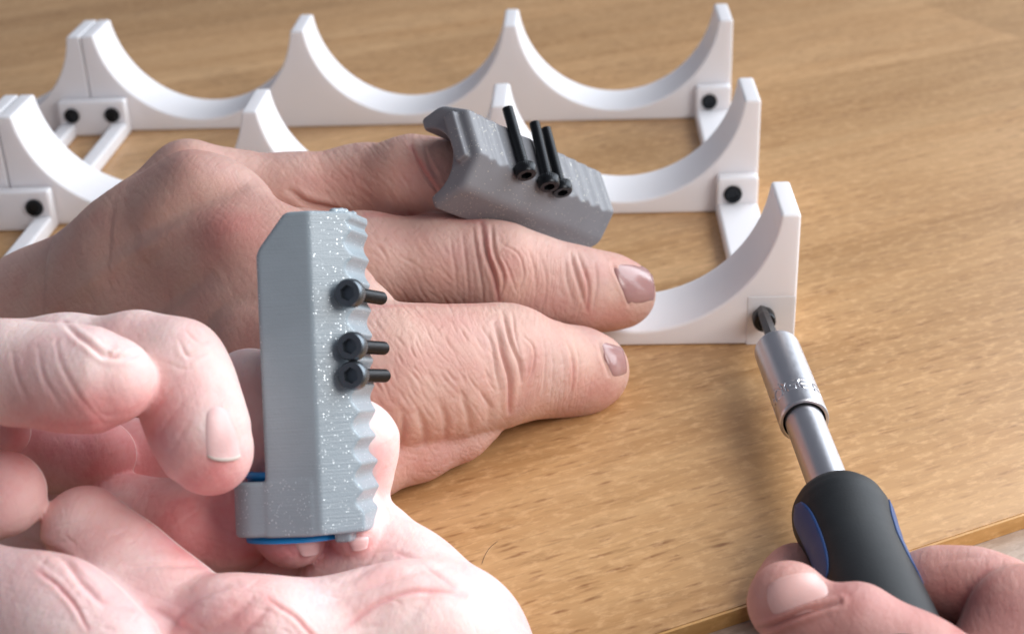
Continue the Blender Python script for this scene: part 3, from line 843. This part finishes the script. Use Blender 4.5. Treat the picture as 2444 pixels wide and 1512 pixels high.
# palm and heel of the hand
c([(250, 1620, 236, 200), (600, 1620, 238, 200), (950, 1560, 244, 175), (1130, 1660, 244, 175)], 9, 9, .7)
c([(815, 1440, 274, 150), (915, 1445, 262, 172), (1060, 1540, 252, 190)], 9, 6, .55)
c([(890, 1300, 266, 88), (900, 1265, 266, 62)], 5, 5, .6)
c([(-20, 1260, 278, 140), (300, 1160, 278, 150), (560, 1130, 278, 120), (760, 1250, 276, 120)], 5, 3, .6)
c([(560, 1360, 268, 90), (760, 1390, 270, 100)], 5, 3, .6)
# mound under the fingers
c([(205, 1262, 244, 104), (300, 1375, 242, 118), (400, 1450, 240, 110), (500, 1560, 240, 110)], 5, 3)
c([(-60, 1440, 228, 150), (120, 1500, 226, 150), (240, 1600, 224, 160)], 7, 3, .8)
c([(540, 1490, 234, 116), (640, 1520, 234, 112), (760, 1570, 236, 110)], 5, 2.5)
# lower left knuckle
c([(-70, 1190, 240, 120), (5, 1178, 240, 104)], 4, 1)
c([(-80, 1010, 248, 84), (10, 1030, 250, 62)], 4, 1)
# fingers deep in the fist
c([(20, 1090, 268, 84), (140, 1080, 268, 86), (240, 1085, 268, 84)], 4, 1)
c([(300, 1240, 266, 112), (460, 1262, 264, 104), (560, 1270, 264, 92)], 5, .7)
c([(640, 1190, 266, 80), (690, 1255, 260, 78), (700, 1278, 257, 74)], 4, .6)
c([(780, 1200, 264, 66), (846, 1245, 261, 60), (850, 1276, 257, 54)], 4, .6)
# finger wearing the holder, behind it
c([(596, 930, 268, 100), (640, 1060, 268, 106), (740, 1180, 268, 110)], 5, 1)
c([(770, 1090, 270, 130), (835, 1070, 268, 108), (860, 1150, 268, 66)], 5, 3)
c([(560, 1120, 262, 60), (600, 1200, 262, 80)], 5, 2)
# bent forefinger
c([(-90, 848, 252, 88), (160, 848, 250, 90), (330, 842, 247, 90), (425, 872, 244, 102), (447, 940, 242, 108), (474, 1020, 240, 104), (497, 1074, 240, 92), (508, 1090, 240, 78)], 4, 1)
# thumb reaching in from the left
c([(-110, 850, 238, 105), (40, 890, 235, 114), (160, 902, 233, 116), (240, 908, 232, 108), (282, 908, 232, 80)], 4, .8)
hC.finish(3)
hC.gain = .8
g, b, bl = hC.groove, hC.bump, hC.blush
g([(150, 770), (200, 812), (250, 848), (300, 852), (340, 842)], 6, .55, .5)
g([(255, 838), (268, 850), (290, 838)], 4, .3, .5)
for q in (([(130, 800), (150, 880), (200, 960), (250, 1010)], 6, .18), ([(90, 830), (105, 900), (150, 980)], 6, .16), ([(30, 830), (40, 900), (70, 960)], 6, .12), ([(220, 960), (250, 990), (300, 985)], 5, .12),
          ([(425, 810), (450, 850), (505, 835)], 5, .22), ([(440, 790), (470, 815), (500, 812)], 4, .14), ([(380, 860), (440, 880), (500, 870)], 5, .1),
          ([(345, 1010), (390, 950), (430, 900)], 6, .12), ([(370, 1050), (410, 990), (460, 930)], 6, .12), ([(400, 1085), (430, 1040), (460, 990)], 6, .1),
          ([(65, 1290), (150, 1330), (205, 1400), (250, 1445)], 9, .8), ([(250, 1440), (350, 1450), (430, 1490), (480, 1530)], 9, .4), ([(300, 1355), (360, 1348), (420, 1345), (500, 1350)], 8, .45),
          ([(400, 1512), (440, 1450), (500, 1410), (560, 1390)], 11, .7), ([(470, 1530), (540, 1480), (600, 1430)], 10, .5), ([(560, 1530), (600, 1490), (640, 1450)], 8, .3),
          ([(740, 1440), (800, 1430), (900, 1390), (1000, 1360), (1100, 1350)], 13, .55), ([(800, 1400), (860, 1370), (920, 1330)], 10, .3), ([(900, 1560), (1000, 1450), (1040, 1380)], 16, .3)):
    g(*q)
for i in range(60):
    x = 60+rng.random()*900; y = 1250+rng.random()*250; L = 20+rng.random()*60; a = math.radians(-60+rng.random()*110)
    g([(x, y), (x+L*math.cos(a), y+L*math.sin(a))], 3.5+3*rng.random(), .06+.08*rng.random(), .3, smoothc=False)
for q in ((250, 1080, 130, 90, 1.2), (480, 1260, 170, 90, 1.0), (600, 1300, 120, 60, .6), (520, 1130, 90, 60, .6), (400, 1000, 60, 90, .5), (180, 960, 160, 60, .45), (700, 1300, 80, 50, .6), (850, 1290, 60, 40, .8), (560, 1480, 110, 70, .5), (430, 1500, 60, 60, .3), (20, 1150, 90, 80, .35), (60, 1050, 90, 50, .7), (300, 1420, 120, 60, .3), (900, 1120, 40, 70, .45), (1000, 1380, 140, 40, .2), (100, 1330, 120, 60, .2), (640, 1090, 60, 60, .3)): bl(*q)
hC.relief(70, 11, 60, .04, None, 22); hC.relief(-25, 12, 50, .035, None, 23); hC.relief(20, 9, 60, .06, (400, 1400, 400, 120), 24)
for q in ([(820, 1500), (900, 1440), (1000, 1410), (1110, 1420)], [(640, 1430), (700, 1470), (760, 1530)], [(950, 1320), (1010, 1345), (1080, 1400)], [(90, 1360), (160, 1420), (210, 1500)]):
    g(q, 5, .35, .5)
    hC.line_blush(q, 12, .35)
hC.make(M_skin_bright, 'near open hand in brightened skin colour with curled fingers holding the silver ring holder', (400, 1450, 245))
hC.nail([(488, 966), (543, 962), (588, 1098), (485, 1100)], M_nail_pale, .12, edge=1, sup=.20, dome=.2)
hC.nail([(698, 1282), (770, 1280), (764, 1316), (712, 1326)], M_nail_pale, .3, sup=.2)
hC.nail([(826, 1282), (884, 1276), (880, 1304), (836, 1312)], M_nail_pale, .3, sup=.2)
